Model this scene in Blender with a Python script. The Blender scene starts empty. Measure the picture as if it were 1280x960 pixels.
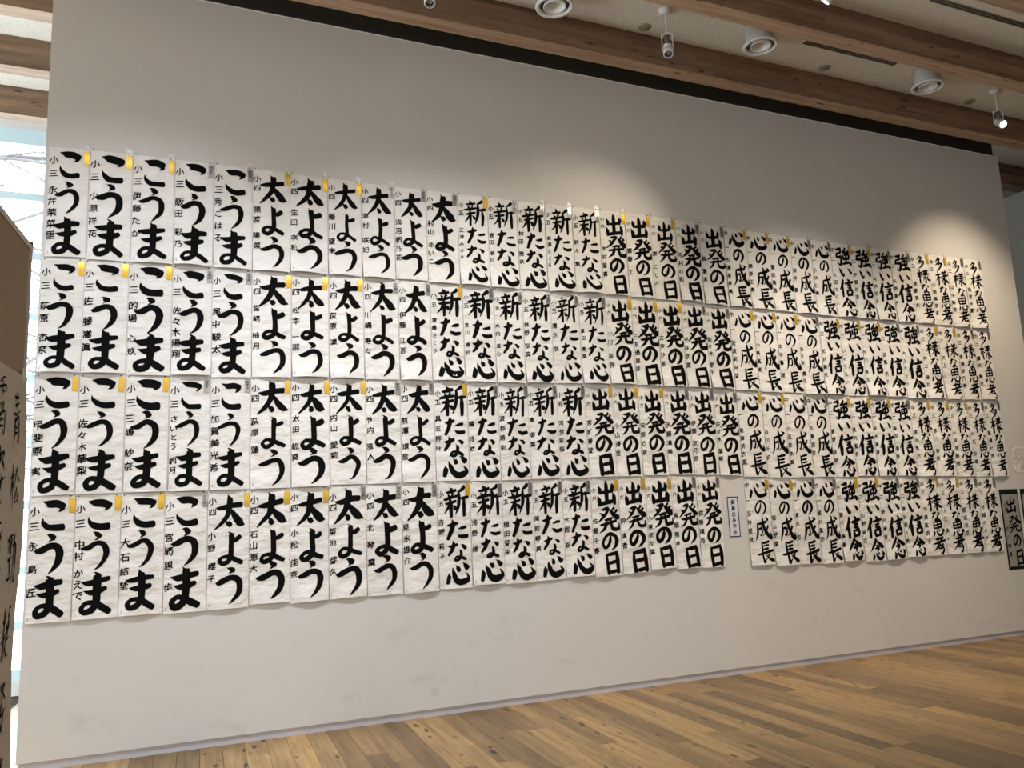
import bpy, bmesh, math, random
from mathutils import Vector, Matrix
import numpy as np

C = bpy.context.scene.collection
sc = bpy.context.scene
random.seed(7)

# ------------------------------------------------------------------ camera
EYE = 1.336
FPX = 1060.3
yaw, pit, rol = math.radians(24.098), math.radians(9.206), math.radians(-2.409)
fw = Vector((math.sin(yaw)*math.cos(pit), math.cos(yaw)*math.cos(pit), math.sin(pit)))
r0 = Vector((math.cos(yaw), -math.sin(yaw), 0)); u0 = r0.cross(fw)
rt = math.cos(rol)*r0 + math.sin(rol)*u0
up = -math.sin(rol)*r0 + math.cos(rol)*u0
cam_d = bpy.data.cameras.new('camera'); cam = bpy.data.objects.new('camera', cam_d); C.objects.link(cam)
M = Matrix(((rt.x, up.x, -fw.x, 0), (rt.y, up.y, -fw.y, 0), (rt.z, up.z, -fw.z, EYE), (0, 0, 0, 1)))
cam.matrix_world = M
cam_d.sensor_width = 36; cam_d.lens = FPX/1280*36; cam_d.clip_start = 0.05
sc.camera = cam
sc.view_settings.view_transform = 'Standard'; sc.view_settings.look = 'None'
sc.view_settings.gamma = 1; sc.view_settings.exposure = 0.0
try: sc.view_settings.use_curve_mapping = False
except Exception: pass

# ------------------------------------------------------------------ world and added fill lights
w = bpy.data.worlds.new('world'); sc.world = w; w.use_nodes = True
bg = w.node_tree.nodes['Background']; bg.inputs[0].default_value = (0.86, 0.94, 1.0, 1); bg.inputs[1].default_value = 10.0

def area(name, loc, rot, sx, sy, power, col, spread=180):
    d = bpy.data.lights.new(name, 'AREA'); d.spread = math.radians(spread); d.shape = 'RECTANGLE'; d.size = sx; d.size_y = sy; d.energy = power; d.color = col
    o = bpy.data.objects.new(name, d); o.location = loc; o.rotation_euler = rot; C.objects.link(o); return o
# added fill lights inside closed walls; no windows stand behind any of them
area('fill_left', (-5.45, 1.5, 2.0), (0, math.radians(-68), 0), 3.2, 7.0, 250, (0.84, 0.98, 1.12), 140)  # added fill for assumed daylight from the left; the wall is solid
area('fill_left_far', (-5.45, 7.2, 2.0), (0, math.radians(-90), math.radians(28)), 3.4, 3.2, 800, (0.86, 0.98, 1.10), 180)  # added fill that brightens the window-side beams; no opening in the wall here
area('fill_behind', (0.5, -4.9, 2.2), (math.radians(66), 0, 0), 9.0, 3.4, 225, (1.0, 0.91, 0.82), 130)  # added warm fill behind the viewer, no window there

# ------------------------------------------------------------------ helpers
def tag(o, label=None, cat=None, group=None, kind=None):
    if label: o['label'] = label
    if cat: o['category'] = cat
    if group: o['group'] = group
    if kind: o['kind'] = kind
    return o

def link(name, me, mat=None, parent=None, loc=None):
    o = bpy.data.objects.new(name, me); C.objects.link(o)
    if mat is not None and len(me.materials) == 0: me.materials.append(mat)
    if parent is not None: o.parent = parent
    if loc is not None: o.location = loc
    return o

def mesh(name, vs, fs, smooth=False):
    me = bpy.data.meshes.new(name); me.from_pydata(vs, [], fs)
    if smooth: me.polygons.foreach_set('use_smooth', [True]*len(me.polygons))
    me.update(); return me

def box_data(x0, x1, y0, y1, z0, z1):
    v = [(x0,y0,z0),(x1,y0,z0),(x1,y1,z0),(x0,y1,z0),(x0,y0,z1),(x1,y0,z1),(x1,y1,z1),(x0,y1,z1)]
    f = [(0,3,2,1),(4,5,6,7),(0,1,5,4),(1,2,6,5),(2,3,7,6),(3,0,4,7)]
    return v, f

def boxes(name, lst, mat, parent=None, bevel=0):
    bm = bmesh.new()
    for b in lst:
        v, f = box_data(*b); vv = [bm.verts.new(p) for p in v]
        for q in f: bm.faces.new([vv[i] for i in q])
    if bevel: bmesh.ops.bevel(bm, geom=bm.edges[:], offset=bevel, segments=2, affect='EDGES', profile=0.7)
    me = bpy.data.meshes.new(name); bm.to_mesh(me); bm.free()
    return link(name, me, mat, parent)

def lathe(name, prof, mat, parent=None, loc=(0,0,0), n=32, axis=None, smooth=True):
    vs, fs = [], []
    for r_, z_ in prof:
        for i in range(n):
            a = 2*math.pi*i/n; vs.append((r_*math.cos(a), r_*math.sin(a), z_))
    for j in range(len(prof)-1):
        for i in range(n):
            k = (i+1) % n; fs.append((j*n+i, j*n+k, (j+1)*n+k, (j+1)*n+i))
    if axis is not None:
        q = Vector((0,0,1)).rotation_difference(Vector(axis).normalized())
        vs = [tuple(q @ Vector(v)) for v in vs]
    me = mesh(name, vs, fs, smooth)
    o = link(name, me, mat, parent, loc); return o

def tube(name, pts, rad, mat, parent=None, n=8, cap=True):
    bm = bmesh.new(); rings = []
    for i, p in enumerate(pts):
        p = Vector(p); a = Vector(pts[max(i-1,0)]); b = Vector(pts[min(i+1,len(pts)-1)])
        t = (b-a).normalized(); s = t.cross(Vector((0.3,0.1,1)));
        if s.length < 1e-3: s = t.cross(Vector((1,0,0)))
        s.normalize(); q = t.cross(s); rr = rad[i] if isinstance(rad, (list,tuple)) else rad
        rings.append([bm.verts.new(p + s*rr*math.cos(2*math.pi*k/n) + q*rr*math.sin(2*math.pi*k/n)) for k in range(n)])
    for i in range(len(rings)-1):
        for k in range(n): bm.faces.new((rings[i][k], rings[i][(k+1)%n], rings[i+1][(k+1)%n], rings[i+1][k]))
    if cap:
        bm.faces.new(rings[0][::-1]); bm.faces.new(rings[-1])
    me = bpy.data.meshes.new(name); bm.to_mesh(me); bm.free()
    return link(name, me, mat, parent)

# ------------------------------------------------------------------ materials
def mat(name, col=(0.8,0.8,0.8), rough=0.6, metal=0.0, emit=None, es=0):
    m = bpy.data.materials.new(name); m.use_nodes = True
    b = m.node_tree.nodes['Principled BSDF']
    b.inputs['Base Color'].default_value = (*col, 1); b.inputs['Roughness'].default_value = rough; b.inputs['Metallic'].default_value = metal
    if emit:
        b.inputs['Emission Color'].default_value = (*emit, 1); b.inputs['Emission Strength'].default_value = es
    return m
def nodes(m): return m.node_tree.nodes, m.node_tree.links, m.node_tree.nodes['Principled BSDF']
def ramp(N, stops):
    r = N.new('ShaderNodeValToRGB'); e = r.color_ramp.elements
    while len(e) < len(stops): e.new(0.5)
    for k, (p, c) in enumerate(stops): e[k].position = p; e[k].color = (*c, 1)
    return r
def noise(N, L, vec, scale, detail=4, rough=0.55):
    n = N.new('ShaderNodeTexNoise'); n.inputs['Scale'].default_value = scale; n.inputs['Detail'].default_value = detail; n.inputs['Roughness'].default_value = rough
    if vec is not None: L.new(vec, n.inputs['Vector'])
    return n
def mapping(N, L, vec, scale=(1,1,1), loc=None):
    m = N.new('ShaderNodeMapping'); m.inputs['Scale'].default_value = scale; L.new(vec, m.inputs['Vector'])
    if loc is not None: L.new(loc, m.inputs['Location'])
    return m
def mixc(N, L, fac, a, b, mode='MIX'):
    x = N.new('ShaderNodeMix'); x.data_type = 'RGBA'; x.blend_type = mode
    for s, v in ((0, fac), (6, a), (7, b)):
        if hasattr(v, 'is_output') or isinstance(v, bpy.types.NodeSocket): L.new(v, x.inputs[s])
        elif s == 0: x.inputs[0].default_value = v
        else: x.inputs[s].default_value = (*v, 1)
    return x.outputs[2]
def bump(N, L, b, h, strength=0.2, dist=0.01):
    n = N.new('ShaderNodeBump'); n.inputs['Strength'].default_value = strength; n.inputs['Distance'].default_value = dist
    L.new(h, n.inputs['Height']); L.new(n.outputs[0], b.inputs['Normal'])

def plaster_wall(name, col, smudge=True):
    m = mat(name, col, 0.75); N, L, b = nodes(m)
    tc = N.new('ShaderNodeTexCoord'); v = tc.outputs['Object']
    c = noise(N, L, v, 0.9, 3); r = ramp(N, [(0.3, tuple(x*0.965 for x in col)), (0.7, col)]); L.new(c.outputs[0], r.inputs[0])
    out = r.outputs[0]
    if smudge:
        # scuffs and rub marks along the lower part of the wall
        sp = N.new('ShaderNodeSeparateXYZ'); L.new(v, sp.inputs[0])
        h = N.new('ShaderNodeMapRange'); h.inputs[1].default_value = 0.1; h.inputs[2].default_value = 1.1; h.inputs[3].default_value = 1; h.inputs[4].default_value = 0
        L.new(sp.outputs[2], h.inputs[0])
        s = noise(N, L, mapping(N, L, v, (1.0, 1.0, 1.9)).outputs[0], 3.4, 6, 0.62)
        sr = ramp(N, [(0.60, (0,0,0)), (0.70, (1,1,1))]); L.new(s.outputs[0], sr.inputs[0])
        mu = N.new('ShaderNodeMath'); mu.operation = 'MULTIPLY'; L.new(sr.outputs[0], mu.inputs[0]); L.new(h.outputs[0], mu.inputs[1])
        mu2 = N.new('ShaderNodeMath'); mu2.operation = 'MULTIPLY'; L.new(mu.outputs[0], mu2.inputs[0]); mu2.inputs[1].default_value = 0.35
        out = mixc(N, L, mu2.outputs[0], out, tuple(x*0.6 for x in col))
    L.new(out, b.inputs['Base Color'])
    f = noise(N, L, v, 160, 3); bump(N, L, b, f.outputs[0], 0.12, 0.002)
    return m

def wood(name, stops, along='X', grain=26, length=0.9, rough=0.55, knots=True, rnd=True, lam=None, var=0.5):
    m = mat(name, stops[1][1], rough); N, L, b = nodes(m)
    tc = N.new('ShaderNodeTexCoord'); oi = N.new('ShaderNodeObjectInfo')
    off = N.new('ShaderNodeVectorMath'); off.operation = 'SCALE'; off.inputs[0].default_value = (37, 91, 53)
    L.new(oi.outputs['Random'], off.inputs['Scale'])
    add = N.new('ShaderNodeVectorMath'); L.new(tc.outputs['Object'], add.inputs[0]); L.new(off.outputs[0], add.inputs[1])
    sc_ = (length, grain, grain) if along == 'X' else (grain, length, grain)
    mp = mapping(N, L, add.outputs[0], sc_)
    n1 = noise(N, L, mp.outputs[0], 1.0, 6, 0.6)
    r = ramp(N, stops); L.new(n1.outputs[0], r.inputs[0]); out = r.outputs[0]
    if rnd:
        rr = ramp(N, [(0.0, (0.50,0.48,0.47)), (0.2, (0.72,0.68,0.64)), (0.45, (0.95,0.92,0.88)), (0.75, (1.12,1.06,0.98)), (1.0, (1.45,1.35,1.15))]); L.new(oi.outputs['Random'], rr.inputs[0])
        out = mixc(N, L, var, out, rr.outputs[0], 'MULTIPLY')
    if lam:
        sp = N.new('ShaderNodeSeparateXYZ'); L.new(tc.outputs['Object'], sp.inputs[0])
        mm = N.new('ShaderNodeMath'); mm.operation = 'DIVIDE'; L.new(sp.outputs[2], mm.inputs[0]); mm.inputs[1].default_value = lam
        fl = N.new('ShaderNodeMath'); fl.operation = 'FLOOR'; L.new(mm.outputs[0], fl.inputs[0])
        xs = N.new('ShaderNodeMath'); xs.operation = 'DIVIDE'; L.new(sp.outputs[0], xs.inputs[0]); xs.inputs[1].default_value = 1.7
        xo = N.new('ShaderNodeMath'); xo.operation = 'MULTIPLY_ADD'; L.new(fl.outputs[0], xo.inputs[0]); xo.inputs[1].default_value = 0.37; L.new(xs.outputs[0], xo.inputs[2])
        fx = N.new('ShaderNodeMath'); fx.operation = 'FLOOR'; L.new(xo.outputs[0], fx.inputs[0])
        cb = N.new('ShaderNodeCombineXYZ'); L.new(fl.outputs[0], cb.inputs[0]); L.new(fx.outputs[0], cb.inputs[1]); L.new(oi.outputs['Random'], cb.inputs[2])
        wn = N.new('ShaderNodeTexWhiteNoise'); L.new(cb.outputs[0], wn.inputs['Vector'])
        lr = ramp(N, [(0.0, (0.74,0.72,0.70)), (1.0, (1.18,1.14,1.1))]); L.new(wn.outputs[0], lr.inputs[0])
        out = mixc(N, L, 1.0, out, lr.outputs[0], 'MULTIPLY')
    if knots:
        ks = (3.6, 17, 17) if along == 'X' else (12, 4.2, 12)
        vo = N.new('ShaderNodeTexVoronoi'); vo.inputs['Scale'].default_value = 1.0
        nz = noise(N, L, add.outputs[0], 9, 2)
        mk = mapping(N, L, add.outputs[0], ks); wv = N.new('ShaderNodeVectorMath'); wv.operation = 'MULTIPLY_ADD'
        L.new(nz.outputs['Color'], wv.inputs[0]); wv.inputs[1].default_value = (0.5,0.5,0.5); L.new(mk.outputs[0], wv.inputs[2])
        L.new(wv.outputs[0], vo.inputs['Vector'])
        gate = noise(N, L, add.outputs[0], 1.6, 1)
        th = N.new('ShaderNodeMath'); th.operation = 'MULTIPLY_ADD'; L.new(gate.outputs[0], th.inputs[0]); th.inputs[1].default_value = -0.62; th.inputs[2].default_value = 0.40
        ad = N.new('ShaderNodeMath'); ad.operation = 'ADD'; L.new(vo.outputs['Distance'], ad.inputs[0]); L.new(th.outputs[0], ad.inputs[1])
        kr = ramp(N, [(0.13, (1,1,1)), (0.24, (0,0,0))]); L.new(ad.outputs[0], kr.inputs[0])
        out = mixc(N, L, kr.outputs[0], out, tuple(x*0.22 for x in stops[0][1]))
    L.new(out, b.inputs['Base Color'])
    bump(N, L, b, n1.outputs[0], 0.15, 0.004)
    return m

M_wall = plaster_wall('wall_paint', (0.64, 0.62, 0.59))
M_grey = plaster_wall('grey_wall_paint', (0.26, 0.25, 0.21), False)
M_base = mat('plinth_grey', (0.52, 0.51, 0.54), 0.5)
M_dark = mat('dark_board', (0.040, 0.037, 0.032), 0.7)
M_lip = mat('white_edge', (0.85, 0.84, 0.82), 0.5)
M_ceil = mat('ceiling_board', (0.62, 0.58, 0.50), 0.9)
N, L, b = nodes(M_ceil); tc = N.new('ShaderNodeTexCoord')
n = noise(N, L, tc.outputs['Object'], 55, 4, 0.7); r = ramp(N, [(0.3, (0.60,0.565,0.49)), (0.55, (0.76,0.72,0.63)), (0.8, (0.82,0.78,0.70))]); L.new(n.outputs[0], r.inputs[0]); L.new(r.outputs[0], b.inputs['Base Color']); bump(N, L, b, n.outputs[0], 0.4, 0.004)
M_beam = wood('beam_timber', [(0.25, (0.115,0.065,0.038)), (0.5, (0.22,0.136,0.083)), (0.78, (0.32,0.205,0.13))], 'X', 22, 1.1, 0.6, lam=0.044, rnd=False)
M_under_lit = wood('beam_under_lit', [(0.25, (0.24,0.145,0.088)), (0.5, (0.40,0.265,0.17)), (0.78, (0.52,0.36,0.24))], 'X', 22, 1.1, 0.6, rnd=False)  # paler copy of the beam timber: light on the undersides put into the colour
M_plank = wood('floor_timber', [(0.25, (0.17,0.10,0.040)), (0.5, (0.34,0.215,0.090)), (0.78, (0.48,0.32,0.14))], 'Y', 30, 1.6, 0.42, var=1.0)
M_gap = mat('floor_gap', (0.05, 0.032, 0.018), 0.8)
M_frame = mat('pale_blue_frame', (0.55, 0.70, 0.75), 0.4)
M_white = mat('lamp_white', (0.72, 0.71, 0.68), 0.35)
M_black = mat('lamp_black', (0.02, 0.02, 0.02), 0.4)
M_steel = mat('lamp_grey', (0.12, 0.12, 0.12), 0.45, 0.3)
M_lens = mat('lamp_glass', (0.30, 0.30, 0.29), 0.25)
M_lit = mat('lit_lamp', (1,1,1), 0.5, emit=(1.0, 0.93, 0.82), es=14)
M_cover = mat('cover_plate', (0.30, 0.27, 0.19), 0.7)
M_ink = mat('ink', (0.004, 0.004, 0.004), 0.9)
M_ink2 = mat('thin_ink', (0.03, 0.028, 0.028), 0.9)
for m_ in (M_ink, M_ink2): m_.node_tree.nodes['Principled BSDF'].inputs['Specular IOR Level'].default_value = 0.08
M_gold = mat('gold_strip', (0.70, 0.44, 0.055), 0.42, 0.5)
M_silver = mat('silver_strip', (0.36, 0.35, 0.34), 0.32, 0.6)
M_mark = mat('mark_grey', (0.25, 0.23, 0.22), 0.7)
M_pin = mat('pin_dark', (0.04, 0.04, 0.045), 0.4)
M_blue = mat('navy_border', (0.012, 0.022, 0.075), 0.6)
M_notice = mat('notice_paper', (0.62, 0.64, 0.70), 0.8)
M_green = mat('dark_green_mount', (0.006, 0.012, 0.010), 0.85)
M_green.node_tree.nodes['Principled BSDF'].inputs['Specular IOR Level'].default_value = 0.15
M_greyp = mat('grey_paper', (0.30, 0.29, 0.27), 0.9)
M_panel = mat('panel_cloth', (0.36, 0.285, 0.20), 0.9)
N, L, b = nodes(M_panel); tc = N.new('ShaderNodeTexCoord'); n = noise(N, L, tc.outputs['Object'], 220, 2); bump(N, L, b, n.outputs[0], 0.3, 0.002)
M_alu = mat('panel_frame', (0.50, 0.47, 0.43), 0.4, 0.3)
M_ground = mat('snowy_ground', (0.75, 0.78, 0.80), 0.9)
M_bark = mat('bark', (0.14, 0.12, 0.12), 0.9)

def paper_mat(name, col):
    m = mat(name, col, 0.85); N, L, b = nodes(m); tc = N.new('ShaderNodeTexCoord'); oi = N.new('ShaderNodeObjectInfo')
    off = N.new('ShaderNodeVectorMath'); off.operation = 'SCALE'; off.inputs[0].default_value = (7, 9, 13); L.new(oi.outputs['Random'], off.inputs['Scale'])
    add = N.new('ShaderNodeVectorMath'); L.new(tc.outputs['Object'], add.inputs[0]); L.new(off.outputs[0], add.inputs[1])
    n = noise(N, L, add.outputs[0], 5, 3); r = ramp(N, [(0.3, (col[0]*0.90, col[1]*0.90, col[2]*0.88)), (0.7, col)]); L.new(n.outputs[0], r.inputs[0]); L.new(r.outputs[0], b.inputs['Base Color'])
    n2 = noise(N, L, mapping(N, L, add.outputs[0], (7.0, 7.0, 13.0)).outputs[0], 1.0, 4, 0.5); bump(N, L, b, n2.outputs[0], 0.8, 0.035)
    return m
M_paper = paper_mat('washi_paper', (0.80, 0.775, 0.735))
M_scroll = paper_mat('scroll_paper', (0.60, 0.55, 0.48))
M_clear = bpy.data.materials.new('clear_plastic'); M_clear.use_nodes = True
N = M_clear.node_tree.nodes; L = M_clear.node_tree.links; N.remove(N['Principled BSDF'])
t = N.new('ShaderNodeBsdfTransparent'); g = N.new('ShaderNodeBsdfGlossy'); g.inputs['Roughness'].default_value = 0.35
df = N.new('ShaderNodeBsdfDiffuse'); df.inputs[0].default_value = (0.85,0.85,0.85,1)
mx = N.new('ShaderNodeMixShader'); mx.inputs[0].default_value = 0.35; L.new(t.outputs[0], mx.inputs[1]); L.new(df.outputs[0], mx.inputs[2])
mx2 = N.new('ShaderNodeMixShader'); mx2.inputs[0].default_value = 0.05; L.new(mx.outputs[0], mx2.inputs[1]); L.new(g.outputs[0], mx2.inputs[2]); L.new(mx2.outputs[0], N['Material Output'].inputs[0])
M_glass = bpy.data.materials.new('window_glass'); M_glass.use_nodes = True
N = M_glass.node_tree.nodes; L = M_glass.node_tree.links; N.remove(N['Principled BSDF'])
t = N.new('ShaderNodeBsdfTransparent'); t.inputs[0].default_value = (0.93,0.97,0.97,1); g = N.new('ShaderNodeBsdfGlossy'); g.inputs['Roughness'].default_value = 0.02
fr = N.new('ShaderNodeFresnel'); fr.inputs[0].default_value = 1.45
mx = N.new('ShaderNodeMixShader'); L.new(fr.outputs[0], mx.inputs[0]); L.new(t.outputs[0], mx.inputs[1]); L.new(g.outputs[0], mx.inputs[2]); L.new(mx.outputs[0], N['Material Output'].inputs[0])

# ------------------------------------------------------------------ room shell
WY = 6.0; ZC = 5.406; ZB = 5.141; ZT = 5.156
XL, XR = -0.597, 8.79
def struct(o): o['kind'] = 'structure'; return o
w_back = struct(boxes('wall_back', [(XL, XR, WY, WY+0.16, 0.052, ZT)], M_wall))
struct(boxes('baseboard_back', [(XL+0.01, XR-0.01, WY+0.014, WY+0.15, 0.0, 0.052)], M_base))
struct(boxes('trim_1', [(XL, XR-0.03, WY+0.03, WY+0.13, ZT+0.008, ZC-0.001), (XL, XR-0.12, WY+0.008, WY+0.03, ZT+0.008, ZT+0.022)], M_dark))
struct(boxes('trim_2', [(XL, XR, WY-0.004, WY+0.155, ZT, ZT+0.008)], M_lip))
struct(boxes('wall_right', [(9.5, 9.62, 3.2, 8.9, 0.0, 4.935)], M_grey))
# outer shell of the hall
struct(boxes('wall_far', [(-0.1, 11.2, 8.95, 9.15, 0, ZC), (-5.6, -0.1, 8.95, 9.15, 5.30, ZC), (-5.6, -0.1, 8.95, 9.15, 0, 0.12)], M_wall))
struct(boxes('wall_east', [(11.0, 11.2, -5.2, 9.15, 0, ZC)], M_wall))
struct(boxes('wall_left', [(-5.8, -5.6, -5.2, -2.3, 0, ZC), (-5.8, -5.6, 5.2, 9.15, 0, ZC), (-5.8, -5.6, -2.3, 5.2, 0, ZC)], M_wall))
struct(boxes('wall_behind', [(-5.8, -4.2, -5.2, -5.0, 0, ZC), (5.2, 11.2, -5.2, -5.0, 0, ZC), (-4.2, 5.2, -5.2, -5.0, 0, ZC)], M_wall))
ceil = struct(boxes('ceiling', [(-5.8, 11.2, -5.2, 9.15, ZC, ZC+0.15)], M_ceil))
for k in range(-8, 4):
    y = 5.6 + 0.893*k
    if y < -5: continue
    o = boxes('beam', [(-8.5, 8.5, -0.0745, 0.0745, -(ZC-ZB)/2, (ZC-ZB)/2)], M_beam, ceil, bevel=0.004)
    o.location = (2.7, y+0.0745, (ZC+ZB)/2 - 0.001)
    o.data.materials.append(M_under_lit)
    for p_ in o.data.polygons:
        if p_.normal.z < -0.5: p_.material_index = 1      # underside takes the paler copy, with light from below painted in

# floor: near planks one by one, the far rest joined
floor = struct(boxes('floor', [(-5.8, 11.2, -5.2, 9.15, -0.12, -0.02)], M_gap))
PW = 0.132; ang = math.radians(-4.0)
R4 = Matrix.Rotation(ang, 4, 'Z')
plank_me = {}
def plank_mesh(l):
    if l not in plank_me:
        bm = bmesh.new(); v, f = box_data(-PW/2+0.0009, PW/2-0.0009, -l/2+0.0009, l/2-0.0009, -0.02, 0.0)
        vv = [bm.verts.new(p) for p in v]
        for q in f: bm.faces.new([vv[i] for i in q])
        bmesh.ops.bevel(bm, geom=[e for e in bm.edges if all(x.co.z > -0.001 for x in e.verts)], offset=0.0012, segments=1, affect='EDGES')
        me = bpy.data.meshes.new('plank'); bm.to_mesh(me); bm.free(); me.materials.append(M_plank); plank_me[l] = me
    return plank_me[l]
rp = random.Random(3); far_v, far_f = [], []; n_pl = 0
def seen(x, y):
    p = Vector((x, y, -EYE)); c = p.dot(fw)
    if c < 0.5: return False
    px = 640 + FPX*p.dot(rt)/c; py = 480 - FPX*p.dot(up)/c
    return -40 < px < 1330 and py < 985 and x > -0.8 and y < 6.05
ix0, ix1 = int(-6.5/PW), int(12/PW)
for ix in range(ix0, ix1):
    cx = (ix+0.5)*PW; y = -6.2 - rp.random()*1.5
    while y < 9.6:
        l = rp.choice((0.92, 1.22, 1.52, 1.82)); cy = y + l/2
        c = R4 @ Vector((cx, cy, 0))
        pts = [R4 @ Vector((cx+dx, cy+t*l/2, 0)) for t in (-1, -0.5, 0, 0.5, 1) for dx in (-PW/2, PW/2)]
        y += l
        if any(p.x < -5.75 or p.x > 11.15 or p.y < -5.15 or p.y > 9.1 for p in pts): continue
        if any(seen(p.x, p.y) for p in pts) and n_pl < 300:
            o = link('plank', plank_mesh(l), None, floor, c); o.rotation_euler = (0, 0, ang); n_pl += 1
        else:
            v, f = box_data(-PW/2+0.0009, PW/2-0.0009, -l/2+0.0009, l/2-0.0009, -0.02, 0.0)
            b0 = len(far_v)
            for q in v:
                p = R4 @ Vector((q[0]+cx, q[1]+cy, q[2])); far_v.append(tuple(p))
            far_f += [tuple(b0+i for i in q) for q in f]
o = link('planking', mesh('planking', far_v, far_f), M_plank, floor); o['kind'] = 'stuff'

# far window, left of the partition
win = struct(bpy.data.objects.new('window_1', None)); C.objects.link(win); win.location = (-2.8, 8.98, 0)
WYW = 0.0
def wb(name, lst, m): return boxes(name, lst, m, win)
wb('window_frame', [(-2.8, 2.7, -0.03, 0.09, 5.15, 5.30), (-2.8, 2.7, -0.03, 0.09, 0.12, 0.22)], M_frame)
for x in (-2.72, -0.9, 0.95, 2.62): wb('mullion', [(x-0.04, x+0.04, -0.05, 0.07, 0.22, 5.15)], M_frame)
for z in (4.62, 4.03, 3.44, 2.85, 2.26, 1.67, 1.08, 0.60): wb('transom', [(-2.7, 2.6, -0.03, 0.05, z-0.035, z+0.035)], M_frame)
zz = [0.22, 0.60, 1.08, 1.67, 2.26, 2.85, 3.44, 4.03, 4.62, 5.15]; xx = [-2.72, -0.9, 0.95, 2.62]
for i in range(3):
    for j in range(9):
        wb('pane', [(xx[i]+0.04, xx[i+1]-0.04, 0.008, 0.014, zz[j]+0.03, zz[j+1]-0.03)], M_glass)

# outside
g_o = boxes('ground', [(-30, 30, 9.3, 60, -0.5, -0.3)], M_ground); g_o['kind'] = 'structure'
tr = bpy.data.objects.new('bare_tree', None); C.objects.link(tr); tr.location = (-3.6, 12.5, -0.3)
tag(tr, 'bare leafless tree with thin twigs outside the far window', 'tree')
rb = random.Random(11); bv = []; 
def branch(p, d, l, r_, depth, out):
    pts = [p]; q = p.copy(); dd = d.normalized()
    for i in range(5):
        dd = (dd + Vector((rb.uniform(-.22,.22), rb.uniform(-.15,.15), rb.uniform(-.22,.2)))).normalized(); q = q + dd*l/5; pts.append(q.copy())
    out.append((pts, [max(0.0075, r_*(1-0.14*i)) for i in range(6)]))
    if depth > 0:
        for k in range(4 if depth > 1 else 5):
            s = pts[rb.randint(1, 5)]; a = (dd + Vector((rb.uniform(-1,1), rb.uniform(-.7,.7), rb.uniform(-.9,.9)))).normalized()
            branch(s.copy(), a, l*rb.uniform(.45,.7), r_*0.52, depth-1, out)
tube('trunk', [(0,0,0), (0.05,0,1.5), (-0.02,0.05,3.2), (0.1,0,5.0), (0.0,0.1,7.4)], [0.19,0.17,0.14,0.1,0.05], M_bark, tr, 10)
def joined(name, bl, m, parent, n=5):
    vs, fs = [], []
    for pts, rr in bl:
        base = len(vs)
        for i, p in enumerate(pts):
            a = pts[max(i-1,0)]; b_ = pts[min(i+1,len(pts)-1)]; t_ = (b_-a).normalized(); s = t_.cross(Vector((0.2,1,0.3))).normalized(); q = t_.cross(s)
            for k in range(n): vs.append(tuple(p + (s*math.cos(6.283*k/n) + q*math.sin(6.283*k/n))*rr[i]))
        for i in range(len(pts)-1):
            for k in range(n): fs.append((base+i*n+k, base+i*n+(k+1)%n, base+(i+1)*n+(k+1)%n, base+(i+1)*n+k))
    return link(name, mesh(name, vs, fs, True), m, parent)
for (p, d, l) in [((0.05,0,6.6), (1,0,-0.12), 3.4), ((0.05,0,5.2), (1,0.1,0.35), 2.6), ((0,0,4.1), (1,-0.1,0.1), 2.6), ((0,0,3.0), (1,0.1,0.25), 2.4), ((0,0,5.8), (-1,0,0.3), 2.2), ((0,0,2.2),(1,0.1,0.1),2.2)]:
    bl = []; branch(Vector(p), Vector(d), l, 0.065, 3, bl); joined('branch', bl, M_bark, tr)

# ------------------------------------------------------------------ ceiling fittings
def diffuser(x, y, label):
    t = bpy.data.objects.new('air_diffuser', None); C.objects.link(t); t.location = (x, y, ZC-0.002)
    tag(t, label, 'air diffuser', 'round ceiling air diffusers')
    lathe('body', [(0.001,0), (0.118,0), (0.118,-0.14), (0.122,-0.145), (0.116,-0.145)], M_white, t)
    lathe('outer_ring', [(0.120,-0.142), (0.146,-0.150), (0.150,-0.162), (0.145,-0.172), (0.122,-0.172), (0.116,-0.160), (0.116,-0.142)], M_white, t)
    lathe('dark_gap', [(0.080,-0.142), (0.117,-0.146)], M_black, t)
    lathe('inner_ring', [(0.083,-0.140), (0.089,-0.168), (0.083,-0.172), (0.076,-0.155), (0.066,-0.110), (0.050,-0.095), (0.001,-0.092)], M_white, t)
    return t
diffuser(2.86, 5.29, 'round white air diffuser at the top edge, leftmost of three')
diffuser(4.77, 5.19, 'round white air diffuser right of the unlit hanging spotlight')
diffuser(6.78, 5.21, 'round white air diffuser nearest the lit spotlight')

for x, y, lb in [(3.83,5.51,'oval looking tan cover plate beside the unlit hanging spotlight'), (5.80,5.50,'tan round cover plate between the two right diffusers'), (7.75,5.50,'tan round cover plate left of the lit spotlight')]:
    o = lathe('cover_plate', [(0.001,-0.006), (0.050,-0.006), (0.056,-0.001), (0.056,0)], M_cover, None, (x, y, ZC)); tag(o, lb, 'cover plate', 'round ceiling cover plates')

def slot(x0, x1, y, label):
    t = bpy.data.objects.new('slot_diffuser', None); C.objects.link(t); t.location = ((x0+x1)/2, y, ZC)
    tag(t, label, 'vent', 'slot diffusers'); h = (x1-x0)/2
    boxes('flange', [(-h, h, -0.030, -0.024, -0.005, 0), (-h, h, -0.003, 0.003, -0.005, 0), (-h, h, 0.024, 0.030, -0.005, 0)], M_cover, t)
    boxes('slot', [(-h, h, -0.024, -0.003, -0.002, 0), (-h, h, 0.003, 0.024, -0.002, 0)], M_black, t)
slot(5.3, 6.4, 5.215, 'short dark slot vent in ceiling left of the right diffuser')
slot(5.85, 8.3, 4.35, 'long dark slot vent in ceiling at the upper right corner')

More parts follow.
